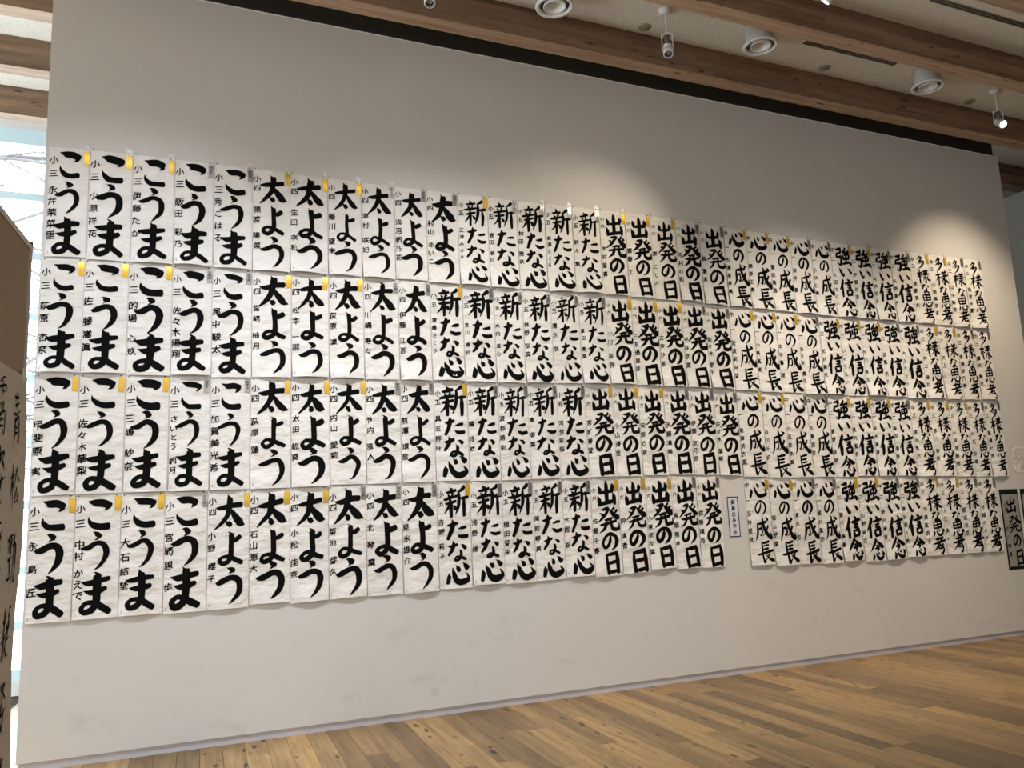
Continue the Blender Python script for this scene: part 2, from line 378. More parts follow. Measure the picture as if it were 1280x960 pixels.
def spotlight(x, y, aim, label, lit=None, beam=None):
    """hanging spotlight: canopy, rod, wire bracket, driver and a round head"""
    t = bpy.data.objects.new('spotlight', None); C.objects.link(t); t.location = (x, y, ZC)
    tag(t, label, 'spotlight', 'hanging spotlights')
    lathe('canopy', [(0.001,0), (0.055,0), (0.052,-0.018), (0.030,-0.035), (0.008,-0.04)], M_white, t)
    tube('rod', [(0,0,-0.03), (0,0,-0.215)], 0.006, M_white, t)
    bx, by = 0.81*0.042, -0.59*0.042
    br = [(-bx,-by,-0.36), (-bx,-by,-0.222), (0,0,-0.210), (bx,by,-0.222), (bx,by,-0.36)]
    tube('bracket', br, 0.0045, M_white, t, 6)
    a = Vector(aim).normalized(); c = Vector((0,0,-0.345))
    lathe('driver', [(0.001,-0.235), (0.022,-0.235), (0.022,-0.325), (0.001,-0.325)], M_steel, t, n=20)
    hd = lathe('head', [(0.001,-0.055), (0.030,-0.052), (0.034,-0.03), (0.034,-0.012), (0.028,-0.008), (0.028,0.002), (0.036,0.006), (0.040,0.055), (0.040,0.075), (0.034,0.078), (0.033,0.062)], M_white, t, c, 28, a)
    lathe('lens', [(0.034 if lit else 0.023,0.070 if lit else 0.050), (0.001,0.072 if lit else 0.048)], M_lit if lit else M_lens, hd, (0,0,0), 24, a)
    if not lit: lathe('snoot', [(0.0335,0.077), (0.0335,0.060), (0.023,0.049)], M_black, hd, (0,0,0), 24, a)
    if beam:
        e, col, size, blend, tgt = beam
        d = bpy.data.lights.new('spot_beam', 'SPOT'); d.energy = e; d.color = col; d.spot_size = math.radians(size); d.spot_blend = blend; d.shadow_soft_size = 0.035
        o = bpy.data.objects.new('spot_beam', d); C.objects.link(o); o.parent = t
        src = c + a*0.10; dirv = Vector(tgt) - (Vector((x,y,ZC)) + src)
        o.location = src; o.rotation_euler = dirv.to_track_quat('-Z', 'Y').to_euler()
    return t
WARM = (1.0, 0.86, 0.66)
spotlight(3.85, 5.24, (-0.28,-0.40,-1), 'unlit white hanging spotlight between two round diffusers')
spotlight(1.83, 5.25, (-0.12,-0.36,-1), 'unlit white spotlight cut by the top edge, left of the diffusers')
spotlight(7.79, 5.25, (-0.35,-0.9,-0.75), 'lit hanging spotlight at the far right of the ceiling', True, (35, WARM, 70, 0.5, (6.0, 2.6, 0.0)))
spotlight(4.57, 4.19, (-0.55,0.75,-0.95), 'lit spotlight at the top edge above the second diffuser', True, (170, WARM, 62, 1.0, (3.15, 6.0, 2.9)))
spotlight(7.9, 4.19, (-0.05,0.8,-0.85), 'assumed lit spotlight outside the frame aimed at the right end sheets', True, (250, (1.0,0.82,0.60), 68, 1.0, (7.9, 6.0, 2.9)))  # assumed unseen lamp for the light pool at the right end

NEUT = (1.0, 0.96, 0.90)
spotlight(-0.1, 3.4, (0.0,0.7,-1), 'added lit spotlight above the frame aimed at the kouma sheets', True, (300, (0.92,0.98,1.10), 84, 1.0, (0.0, 6.0, 1.0)))  # added unseen lamp that brightens the lower left wall
spotlight(2.0, 3.4, (0.0,0.7,-1), 'added lit spotlight above the frame aimed at the taiyou sheets', True, (340, (0.97,0.98,1.02), 84, 1.0, (2.0, 6.0, 1.0)))  # added unseen lamp, broad light for the taiyou part of the wall
spotlight(5.6, 3.4, (0.0,0.7,-1), 'added lit spotlight above the frame aimed at the kokoro-no-seichou sheets', True, (520, (1.0,0.88,0.74), 80, 1.0, (5.8, 6.0, 0.8)))  # added unseen lamp, warm light for the right half of the wall

# ------------------------------------------------------------------ brush writing
ST = {
'こ': [[(12,10,9),(34,14,17),(62,16,18),(86,23,16)], [(84,24,12),(76,33,7),(66,38,1)], [(12,56,3),(15,70,9),(32,84,14),(56,89,15),(86,87,16)]],
'う': [[(38,0,4),(50,4,12),(62,10,11)], [(60,10,8),(50,16,4),(43,19,1)], [(3,43,9),(24,38,14),(50,29,13),(72,33,14),(82,50,15),(78,72,13),(62,90,8),(46,100,2)]],
'ま': [[(6,25,10),(30,25,13),(60,20,13),(90,18,10)], [(16,46,8),(38,47,12),(64,44,12),(82,40,9)], [(46,1,9),(53,11,15),(54,40,15),(53,76,14)], [(53,72,13),(42,90,13),(18,95,12),(9,84,10),(24,73,9),(50,75,11),(72,86,13),(94,97,12)]],
'太': [[(8,36,9),(30,35,13),(60,31,13),(86,30,14)], [(44,1,8),(51,12,15),(49,34,15),(42,58,13),(26,78,11),(3,96,3)], [(50,36,6),(60,55,12),(74,74,17),(86,86,16),(100,91,2)], [(37,73,4),(46,81,11),(53,90,11)]],
'よ': [[(52,27,8),(68,27,13),(86,20,13)], [(44,1,8),(52,12,14),(53,40,13),(53,72,13),(44,88,13),(24,94,12),(11,84,10),(24,73,9),(48,76,11),(70,86,12),(92,97,11)]],
'新': [[(30,1,4),(34,9,9)], [(12,18,5),(30,17,7),(52,14,7)], [(20,22,4),(25,31,7)], [(43,20,7),(37,32,4)], [(3,40,7),(30,37,8),(58,33,6)], [(10,55,5),(30,53,7),(52,50,6)], [(31,38,8),(31,60,9),(31,97,7)], [(29,56,7),(20,70,6),(4,86,2)], [(36,60,4),(45,68,8),(50,76,8)], [(88,3,9),(76,12,8),(62,18,3)], [(65,16,7),(66,40,9),(62,66,8),(50,93,2)], [(66,43,5),(82,41,8),(100,39,8)], [(85,42,8),(85,70,9),(84,100,7)]],
'た': [[(8,27,6),(25,27,10),(50,19,8)], [(34,2,7),(33,20,11),(26,50,11),(10,90,8)], [(56,47,4),(72,44,8),(90,43,8)], [(52,68,4),(60,80,8),(76,87,10),(96,85,9)]],
'な': [[(6,25,6),(25,25,10),(50,17,8)], [(32,2,7),(32,18,10),(24,42,10),(6,64,6)], [(66,24,4),(78,30,8),(88,40,10)], [(60,42,5),(65,56,8),(63,78,9),(50,93,8),(36,89,7),(43,77,6),(60,79,7),(80,90,8),(90,97,6)]],
'心': [[(13,46,5),(12,62,11),(5,88,9)], [(27,26,4),(31,50,10),(42,78,13),(62,91,15),(86,86,14),(95,76,9),(84,54,2)], [(43,16,4),(50,28,9),(54,40,9)], [(68,10,4),(81,22,9),(92,36,12)]],
'出': [[(50,0,8),(50,25,11),(50,88,11)], [(15,18,8),(17,32,10),(19,46,8)], [(19,46,8),(50,44,9),(82,41,8)], [(84,17,10),(82,30,10),(78,46,7)], [(9,58,8),(12,75,10),(14,95,10)], [(13,92,9),(50,87,10),(90,85,9)], [(90,55,10),(90,75,11),(90,98,7)]],
'発': [[(20,10,5),(35,9,9),(50,7,9)], [(50,7,10),(40,23,9),(24,39,8),(0,58,2)], [(12,22,4),(20,28,7),(26,33,6)], [(52,5,4),(63,22,9),(78,38,13),(93,48,14),(104,51,3)], [(78,5,8),(69,16,6),(61,21,2)], [(90,16,8),(79,27,6),(70,32,2)], [(29,51,5),(50,49,8),(67,47,6)], [(12,68,7),(45,65,9),(84,61,8)], [(40,50,6),(38,68,9),(28,86,8),(8,99,2)], [(60,49,8),(60,72,9),(66,89,11),(80,93,11),(97,90,10),(94,70,2)]],
'の': [[(53,12,5),(51,36,10),(38,66,11),(20,80,10),(6,64,9),(8,36,9),(30,11,10),(57,5,11),(82,20,12),(93,44,13),(85,70,11),(66,90,6),(54,96,2)]],
'日': [[(17,4,9),(17,50,11),(19,99,11)], [(17,9,9),(50,7,10),(82,5,11)], [(82,4,12),(83,50,12),(83,101,10)], [(20,48,8),(50,47,9),(82,45,8)], [(20,92,9),(50,91,10),(82,90,9)]],
'成': [[(16,29,7),(42,27,10),(74,22,9)], [(18,28,8),(18,55,10),(12,78,8),(0,98,2)], [(20,50,6),(34,48,8),(43,46,8)], [(44,46,8),(43,66,8),(36,80,7),(26,73,2)], [(48,0,8),(52,28,10),(62,58,12),(82,86,14),(98,95,12),(95,70,2)], [(82,42,9),(68,63,8),(46,84,2)], [(66,4,4),(77,12,9),(84,18,8)]],
'長': [[(30,2,8),(31,30,9),(31,54,8)], [(31,7,6),(50,6,9),(75,3,9)], [(33,23,5),(52,22,8),(70,20,7)], [(33,38,5),(52,37,8),(70,35,7)], [(1,58,8),(40,55,10),(97,48,10)], [(32,56,9),(32,74,10),(32,97,10),(44,87,5),(58,77,2)], [(78,60,8),(66,68,6),(55,73,2)], [(46,56,5),(60,73,10),(80,88,14),(94,94,13),(102,95,3)]],
'強': [[(5,12,7),(20,11,9),(37,8,10)], [(37,8,10),(33,22,8),(32,31,7)], [(9,33,7),(22,32,8),(35,30,7)], [(10,32,8),(8,44,9),(6,56,8)], [(8,55,7),(22,54,9),(37,51,10)], [(37,51,10),(36,70,10),(28,95,8),(12,82,2)], [(68,2,9),(60,16,8),(44,30,8)], [(45,29,7),(66,27,8),(85,22,7)], [(78,10,4),(88,21,9),(96,31,10)], [(49,42,8),(50,56,8),(52,67,7)], [(50,43,7),(68,41,8),(85,38,9)], [(85,38,9),(85,52,9),(82,64,7)], [(52,65,7),(68,63,8),(83,62,7)], [(67,28,8),(67,60,9),(67,86,8)], [(42,91,7),(64,87,9),(86,82,9)], [(82,74,4),(91,85,10),(99,95,11)]],
'い': [[(4,12,5),(10,40,12),(22,78,12),(31,90,8),(39,64,2)], [(66,8,4),(81,32,11),(95,62,13)]],
'信': [[(34,2,10),(24,30,11),(0,66,2)], [(22,34,9),(22,60,11),(22,100,9)], [(62,1,4),(70,8,9),(77,15,9)], [(40,28,7),(66,25,9),(101,20,9)], [(56,42,5),(70,41,8),(86,39,7)], [(56,55,5),(70,54,8),(86,52,7)], [(54,68,8),(56,82,9),(58,97,8)], [(54,69,7),(72,67,8),(91,65,9)], [(91,65,10),(88,82,9),(85,95,8)], [(58,93,7),(72,92,8),(87,90,7)]],
'念': [[(48,0,10),(38,18,10),(22,36,9),(0,54,2)], [(50,5,5),(64,22,10),(85,39,15),(102,43,3)], [(42,28,4),(50,33,9),(55,38,8)], [(33,46,6),(48,44,8),(63,41,8)], [(63,41,9),(56,52,8),(44,62,3)], [(21,70,5),(19,80,9),(12,97,8)], [(35,66,4),(40,81,9),(53,95,11),(73,95,11),(83,87,8),(77,75,2)], [(50,62,4),(57,72,9)], [(77,61,4),(86,70,9),(93,80,9)]],
'多': [[(46,1,9),(30,16,8),(10,30,2)], [(34,13,6),(60,10,9)], [(62,9,10),(48,29,9),(28,47,8),(4,58,2)], [(32,24,4),(44,33,8)], [(60,37,9),(44,53,8),(24,66,2)], [(50,50,6),(80,44,10)], [(82,44,11),(67,67,10),(44,88,8),(18,101,2)], [(46,60,4),(59,71,9)]],
'様': [[(1,31,7),(20,28,9),(40,25,8)], [(22,2,8),(22,50,10),(22,99,9)], [(20,34,7),(13,51,7),(0,68,2)], [(26,36,4),(38,52,9)], [(54,3,4),(61,13,8)], [(83,1,9),(74,13,4)], [(47,19,6),(68,17,8),(90,14,7)], [(51,30,6),(70,28,7),(86,26,7)], [(44,43,6),(70,41,8),(99,36,7)], [(69,18,8),(69,60,9),(68,98,9),(58,88,2)], [(47,57,6),(59,57,6)], [(60,58,7),(54,73,6),(42,86,2)], [(90,50,7),(78,61,4)], [(72,56,4),(85,75,10),(102,86,9)]],
'思': [[(17,5,8),(17,26,9),(19,50,8)], [(17,8,7),(50,6,9),(82,4,10)], [(82,4,11),(81,26,10),(79,48,9)], [(20,27,6),(50,26,8),(79,25,7)], [(49,8,7),(49,25,8),(49,48,7)], [(20,48,7),(50,47,8),(79,46,8)], [(15,62,6),(13,76,9),(3,93,8)], [(33,60,4),(38,77,9),(53,94,11),(76,94,11),(87,84,8),(81,68,2)], [(50,56,4),(59,67,9)], [(80,54,4),(91,65,9),(99,76,10)]],
'考': [[(21,17,6),(44,15,9),(68,12,8)], [(44,0,8),(44,18,9),(44,36,8)], [(1,40,7),(45,36,10),(97,28,9)], [(83,5,10),(62,31,10),(34,56,9),(0,77,2)], [(40,55,6),(60,53,9),(80,48,8)], [(44,54,7),(39,68,8)], [(40,69,7),(60,67,9),(80,63,9)], [(80,63,9),(77,84,9),(62,100,9),(50,92,2)]],
}

def catmull(pts, seg):
    P = [np.array(p, float) for p in pts]; P = [2*P[0]-P[1]] + P + [2*P[-1]-P[-2]]; out = []
    for i in range(1, len(P)-2):
        for s in range(seg):
            t_ = s/seg; a, b_, c, d = P[i-1:i+3]
            out.append(0.5*((2*b_)+(-a+c)*t_+(2*a-5*b_+4*c-d)*t_*t_+(-a+3*b_-3*c+d)*t_**3))
    out.append(P[-2]); return out

def stroke_poly(pts, sx, sy, ws, seg=4):
    """brush stroke in metres (y down): slanted entry, tapering body, rounded end"""
    q = [(p[0]*sx, p[1]*sy, max(p[2], 0.5)*ws) for p in pts]
    c = catmull(q, seg); n = len(c); A, B = [], []
    brush = np.array((1, 1))/math.sqrt(2)
    for i in range(n):
        p = c[i][:2]; w_ = c[i][2]/2
        d = c[min(i+1,n-1)][:2] - c[max(i-1,0)][:2]; d = d/(np.linalg.norm(d)+1e-9)
        nn = np.array((-d[1], d[0]))
        k = max(0.0, 1 - i/(seg*0.8)) if n > 3 else 0.0
        bb = brush if np.dot(brush, nn) > 0 else -brush
        v = nn*(1-k) + bb*k
        A.append(p - v*w_); B.append(p + v*w_)
    vs = []; fs = []
    for a, b_ in zip(A, B): vs += [tuple(a), tuple(b_)]
    for i in range(n-1): fs.append((2*i, 2*i+2, 2*i+3, 2*i+1))
    # rounded end cap
    w_ = c[-1][2]/2; d = c[-1][:2]-c[-2][:2]; d = d/(np.linalg.norm(d)+1e-9); nn = np.array((-d[1], d[0]))
    if w_ > 0.0012:
        base = len(vs); m_ = 4
        for k in range(1, m_): 
            an = math.pi*k/m_; vs.append(tuple(c[-1][:2] - nn*w_*math.cos(an) + d*w_*0.55*math.sin(an)))
        idx = [2*(n-1)] + [base+k for k in range(m_-1)] + [2*(n-1)+1]
        fs.append(tuple(idx))
    return vs, fs

# layout: phrase -> [(char, u0, u1, v0, v1)]
LAY = {
'こうま': [('こ',.21,.84,.03,.295), ('う',.14,.84,.315,.62), ('ま',.14,.86,.635,.965)],
'太よう': [('太',.15,.92,.035,.335), ('よ',.20,.90,.35,.645), ('う',.18,.92,.655,.965)],
'新たな心': [('新',.16,.95,.04,.34), ('た',.23,.94,.35,.55), ('な',.23,.90,.55,.755), ('心',.20,.96,.745,.975)],
'出発の日': [('出',.20,.90,.045,.29), ('発',.20,1.0,.295,.55), ('の',.30,.88,.565,.745), ('日',.32,.94,.765,.98)],
'心の成長': [('心',.16,.90,.03,.235), ('の',.34,.82,.265,.435), ('成',.28,.97,.45,.725), ('長',.28,.97,.73,.985)],
'強い信念': [('強',.18,.96,.05,.30), ('い',.32,.90,.315,.45), ('信',.22,.95,.475,.725), ('念',.26,.96,.735,.985)],
'多様な思考': [('多',.30,.84,.04,.225), ('様',.27,.97,.225,.43), ('な',.40,.90,.435,.575), ('思',.38,.97,.575,.76), ('考',.31,.98,.765,.985)],
}
BOLD = {'こうま':1.14, '太よう':1.12, '新たな心':1.24, '出発の日':1.36, '心の成長':1.10, '強い信念':1.30, '多様な思考':1.30}
PEN = {'考':.84, '様':.84, '思':.90, '強':.92, '発':.84, '新':.93, '念':.94, '日':1.12, 'の':1.10, '心':1.08, 'い':1.15, 'な':1.08, '出':1.06, 'た':1.08, '太':.88, 'う':.86, 'よ':.88, 'ま':.94, '多':.90, '成':.92, '長':.98}
GR = {'こうま':('小三',.11,(.125,.245),.046), '太よう':('小四',.11,(.09,.185),.044), '新たな心':('小五',.10,(.125,.215),.038), '出発の日':('小六',.10,(.12,.205),.032),
      '心の成長':('中一',.08,(.09,.27),.040), '強い信念':('中二',.08,(.11,.235),.038), '多様な思考':('中三',.13,(.11,.21),.040)}
NM = {'こうま':(.40,.86,.048), '太よう':(.38,.82,.043), '新たな心':(.40,.74,.038), '出発の日':(.44,.86,.040), '心の成長':(.44,.88,.039), '強い信念':(.43,.88,.038), '多様な思考':(.44,.88,.040)}

_g = {}
def glyph(ch):
    """outline of one handwritten small character from the built-in font, unit box, y down"""
    if ch in _g: return _g[ch]
    cu = bpy.data.curves.new('g', 'FONT'); cu.body = ch; cu.resolution_u = 1; cu.offset = 0.008; cu.size = 1
    o = bpy.data.objects.new('g', cu); C.objects.link(o)
    dg = bpy.context.evaluated_depsgraph_get(); me = o.evaluated_get(dg).to_mesh()
    v = np.array([x.co[:2] for x in me.vertices]); f = [tuple(p.vertices) for p in me.polygons]
    bpy.data.objects.remove(o); bpy.data.curves.remove(cu)
    n_ = len(v); ff = []      # pen weight: the outline laid three times, a hair apart
    for k in range(3): ff += [tuple(i+k*n_ for i in q) for q in f]
    v = np.vstack([v, v+np.array((0.026, 0.004)), v+np.array((0.010, 0.026))])
    _g[ch] = (v, ff); return _g[ch]
ref = glyph('国')[0]; gx0, gx1 = ref[:,0].min(), ref[:,0].max(); gy0, gy1 = ref[:,1].min(), ref[:,1].max()
def glyph_box(ch, cx, cy, size, rr, slant=0.10, sx=0.95):
    v, f = glyph(ch); x = (v[:,0]-gx0)/(gx1-gx0)-0.5; y = 0.5-(v[:,1]-gy0)/(gy1-gy0)
    ph = rr.uniform(0, 6); x2 = x*sx + 0.02*np.sin(y*7+ph); y2 = y - slant*x + 0.02*np.sin(x*6+ph)
    return [(cx+a*size, cy+b_*size) for a, b_ in zip(x2, y2)], f

# ------------------------------------------------------------------ sheets on the wall
R1X=[-0.576,-0.336,-0.071,0.192,0.452,0.713,0.975,1.247,1.501,1.756,2.014,2.273,2.53,2.789,3.04,3.299,3.558,3.816,4.07,4.334,4.589,4.861,5.117,5.379,5.634,5.892,6.140,6.404,6.661,6.931,7.201,7.473,7.736,7.993,8.262]
R1Z=[3.897,3.909,3.914,3.918,3.919,3.919,3.919,3.918,3.918,3.918,3.919,3.921,3.924,3.925,3.929,3.934,3.937,3.939,3.939,3.937,3.928,3.921,3.915,3.911,3.907,3.904,3.9,3.898,3.895,3.896,3.9,3.899,3.904,3.905,3.905]
R2X=[-0.590,-0.340,-0.078,0.195,0.449,0.713,0.984,1.251,1.509,1.773,2.027,2.289,2.552,2.803,3.055,3.314,3.570,3.822,4.083,4.336,4.587,4.848,5.118,5.378,5.633,5.893,6.152,6.42,6.679,6.940,7.215,7.479,7.744,8.002,8.249]
R2Z=[3.139,3.144,3.148,3.15,3.151,3.156,3.159,3.165,3.169,3.171,3.171,3.172,3.172,3.172,3.173,3.177,3.179,3.18,3.178,3.177,3.173,3.164,3.16,3.156,3.149,3.147,3.146,3.145,3.144,3.144,3.142,3.141,3.14,3.139,3.133]
R3X=[-0.592,-0.345,-0.075,0.192,0.448,0.709,0.98,1.252,1.511,1.773,2.035,2.3,2.559,2.811,3.067,3.325,3.582,3.830,4.085,4.342,4.602,4.853,5.129,5.386,5.655,5.911,6.177,6.445,6.702,6.962,7.232,7.504,7.77,8.016,8.262]
R3Z=[2.375,2.381,2.383,2.385,2.386,2.39,2.393,2.401,2.402,2.404,2.404,2.404,2.405,2.407,2.414,2.417,2.419,2.418,2.418,2.412,2.409,2.398,2.393,2.388,2.386,2.384,2.38,2.378,2.376,2.373,2.372,2.371,2.372,2.373,2.374]
R4X=[-0.590,-0.338,-0.077,0.179,0.442,0.707,0.975,1.238,1.505,1.768,2.036,2.298,2.559,2.817,3.073,3.327,3.584,3.842,4.096,4.346,4.594]
R4Z=[1.614,1.614,1.615,1.617,1.618,1.62,1.623,1.631,1.638,1.641,1.646,1.645,1.645,1.647,1.65,1.652,1.654,1.657,1.658,1.658,1.657]
R5X=[4.855,5.124,5.389,5.650,5.903,6.166,6.428,6.698,6.963,7.234,7.504,7.774,8.040]
R5Z=[1.629,1.624,1.62,1.617,1.615,1.614,1.612,1.61,1.607,1.603,1.597,1.592,1.585]
def seqs(*a):
    out = []
    for ph, n_, g_ in a: out += [(ph, k, n_, k < g_) for k in range(n_)]
    return out
A,B_,Cc,D_,E_,F_,G_ = 'こうま','太よう','新たな心','出発の日','心の成長','強い信念','多様な思考'
ROWS = [
 ('top', R1X, R1Z, seqs((A,5,3),(B_,6,3),(Cc,5,1),(D_,5,3),(E_,5,3),(F_,4,2),(G_,4,2)),
  '永井茉菜里|小原祥花|伊藤たか|飯田 彩乃|秀こはる|猿渡 陽菜|生田 咲穂|藤川 望未|津村 咲妃|浅沼帆乃花|村山 めいこ|正津みのり|鹿田 朝日|林田 陸玖|森澤さくら|鈴木 隼|木村登喜|齋藤 工|原 ことの|河村心和|森 夏実|古澤茶南美|関野正春|夏目美森|深井 幸|小林心美|七田さくい|伊藤灼杏|矢作羽子|天野真倖|後藤欧太|山根真莉主|田中美弥|菊池未夏'),
 ('second', R2X, R2Z, seqs((A,5,3),(B_,5,3),(Cc,6,1),(D_,5,3),(E_,4,3),(F_,5,3),(G_,4,2)),
  '萩原 杏奈|佐 藤嵩眞|的場 心玖|佐々木陽翔|尾中駿太|宮﨑 柚月|松本 一那|荻原 凜|川嶋 寿々|伊藤 江那|齋藤さくら|吉川 椿紗|大内 亜心|林野 桜典|清水 咲|富田 青葉|小川 桜弥|三友優里佳|古海沙里|平井京葉|佐々木 晃千|佐波莉央芽|小島真実|本木暮 理|佐々木 真也|松村和天|いのうえい|竹川 未文|目黒 颯子|大上りょう|井上 陽花|天上 し|後藤悠乃春|廣田 美衣'),
 ('third', R3X, R3Z, seqs((A,5,3),(B_,5,3),(Cc,5,1),(D_,6,3),(E_,4,2),(F_,4,3),(G_,5,3)),
  '甲斐原 実|佐々木華梨|三嶋 紗奈|さいとう 颯月|加賀美光希|荻原 蓮|太田 紘葵|内山 愛莉|竹内 雅人|前澤 環奈|具志柳叶|橘 玲依|渡部萌彩|湊 香葉|河合彩桜|宮城春登|小山優亜|安部衣奈|伊藤凛美|伊藤 友月奈|佐々木 葉琴|船津莉衣菜|古川千織|小玉愛未真|水島佳世|菅野 結耕|長内聖奈|鈴木陽香|柴田 明里|宮田悠衣|早川 珠鈴|小友里緒奈|六名 宏樹|黒澤七海'),
 ('bottom', R4X, R4Z, seqs((A,4,3),(B_,6,3),(Cc,5,1),(D_,5,3)),
  '永 島 匠|中村 かえで|大石結埜|宮﨑思 歩|小野 櫻子|石山恵大|小松 佳奈|菊池 芽久|北 琴 葉|見米雄介|吉野 莉子|浅野 維|植田芽来|尾町琴美|大堀 桜|佐藤千春|柳 璃音|小泉奈々葉|長畑希海|佐藤璃苑'),
 ('bottom', R5X, R5Z, seqs((E_,4,2),(F_,4,2),(G_,4,2)),
  '玉井愛琉|秋山晃葉|清水 志|関村真弥|藤川 美優|山野紬花|野沢綾音|高村莉々奥|千葉真莉子|大仁 長ヶ|堀切日菜|河越ののか'),
]
ROM = {'こうま':'kouma','太よう':'taiyou','新たな心':'aratana-kokoro','出発の日':'shuppatsu-no-hi','心の成長':'kokoro-no-seichou','強い信念':'tsuyoi-shinnen','多様な思考':'tayou-na-shikou'}
ORD = ['first','second','third','fourth','fifth','sixth']
NU, NV = 10, 44
def make_surface(rr, wave, curl, lean, base):
    a1, a2, p1, p2, p3 = rr.uniform(.6,1.2)*wave, rr.uniform(.5,1)*wave, rr.uniform(0,6), rr.uniform(0,6), rr.uniform(0,6)
    f1, f2 = rr.uniform(16,26), rr.uniform(26,40)
    side = rr.choice((-1, 1))
    def S(u, v):
        e = math.sin(math.pi*min(max(u,0),1))
        ed = 0.35+0.65*e
        d = base + lean*v + 0.5*a1*(1+math.sin(f1*v+p1+1.8*u))*ed*min(1, v*6) + 0.25*a2*(1+math.sin(f2*v+p2-2.5*u))*ed*min(1, v*6)
        d += 0.0016*(1+math.sin(7*u+p3+2*v))*e
        k = max(0.0, (v-0.80)/0.20); k = k*k*(3-2*k)
        d += curl*k*(0.22+0.78*math.sin(math.pi*min(1,max(0,u*0.9+0.05+0.08*side))))
        return d
    return S

def award_geo(S, Wd, H, u, v0, eps=0.0035):
    w_, h_ = 0.036, 0.092; vs = []; fs = []
    cx = u*Wd; y0 = v0*H
    for i in range(5):
        for j in range(3):
            x = cx + (j/2-0.5)*w_; z = y0 + h_*i/4
            d = S(min(x/Wd,1.0), max(0,z/H)) + eps + 0.004*math.sin(math.pi*i/4)*(1 if i else 0)
            vs.append((x, -d, -z))
    for i in range(4):
        for j in range(2): a = i*3+j; fs.append((a, a+3, a+4, a+1))
    return vs, fs

def pin_mesh():
    vs = [(0,-0.006,0)]; fs = []; n_ = 8
    for r_, y_ in ((0.0035,-0.005), (0.0042,-0.002), (0.0042,0.0)):
        for k in range(n_): a = 2*math.pi*k/n_; vs.append((r_*math.cos(a), y_, r_*math.sin(a)))
    for k in range(n_): fs.append((0, 1+k, 1+(k+1)%n_))
    for j in range(2):
        for k in range(n_): fs.append((1+j*n_+k, 1+(j+1)*n_+k, 1+(j+1)*n_+(k+1)%n_, 1+j*n_+(k+1)%n_))
    return mesh('pin', vs, fs, True)
PIN = pin_mesh(); PIN.materials.append(M_pin)
PAPER_MARK = None

def write_char(ch, S, Wd, H, u0_, u1_, v0_, v1_, rr, bold, top, name='written_character', parent=None, eps=0.0018, mt=None, tilt=0.012):
    bw, bh = (u1_-u0_)*Wd, (v1_-v0_)*H; s = rr.uniform(0.95, 1.03); bw *= s*rr.uniform(.97,1.03); bh *= s
    ox = ((u0_+u1_)/2)*Wd - bw/2 + rr.uniform(-.03,.02)*Wd*0.5; oy = ((v0_+v1_)/2)*H - bh/2 + rr.uniform(-.006,.006)*H
    ws = math.sqrt(bw*bh)/100*bold*1.30*PEN.get(ch, 1); rise = 0.10 if ch not in 'こうまのい' else 0.04; a = rr.uniform(-tilt, tilt); ca, sa = math.cos(a), math.sin(a)
    vs, fs = [], []
    for st in ST[ch]:
        wv = rr.uniform(.9, 1.12)
        pts = [(p[0]+rr.uniform(-1.6,1.6), p[1]+rr.uniform(-1.6,1.6), p[2]*wv*rr.uniform(.94,1.06)) for p in st]
        v, f = stroke_poly(pts, bw/100, bh/100, ws, 5 if len(st) > 2 else 4); b0 = len(vs)
        vs += v; fs += [tuple(b0+i for i in q) for q in f]
    out = []
    for x, y in vs:
        x -= bw/2; y -= bh/2; x, y = x*ca - y*sa + bw/2 + ox, x*sa + y*ca + bh/2 + oy
        y -= rise*(x - ox - bw/2)
        x = min(max(x, 0.001), Wd-0.001); y = min(y, H-0.002)
        out.append((x, -(S(x/Wd, y/H)+eps), -y + top(x/Wd)))
    return link(name, mesh(name, out, fs), mt or M_ink, parent)

def write_small(items, S, Wd, H, rr, name, parent, top, eps=0.0018, mt=None, slant=0.12, sx=0.98):
    for ch, cx, cy, size in items:
        v, f = glyph_box(ch, cx, cy, size*1.12, rr, slant, sx); vs = []
        for x, y in v:
            x = min(max(x, 0.0015), Wd-0.001)
            vs.append((x, -(S(x/Wd, y/H)+eps), -y + top(x/Wd)))
        link(name, mesh(name, vs, f), mt or M_ink, parent)

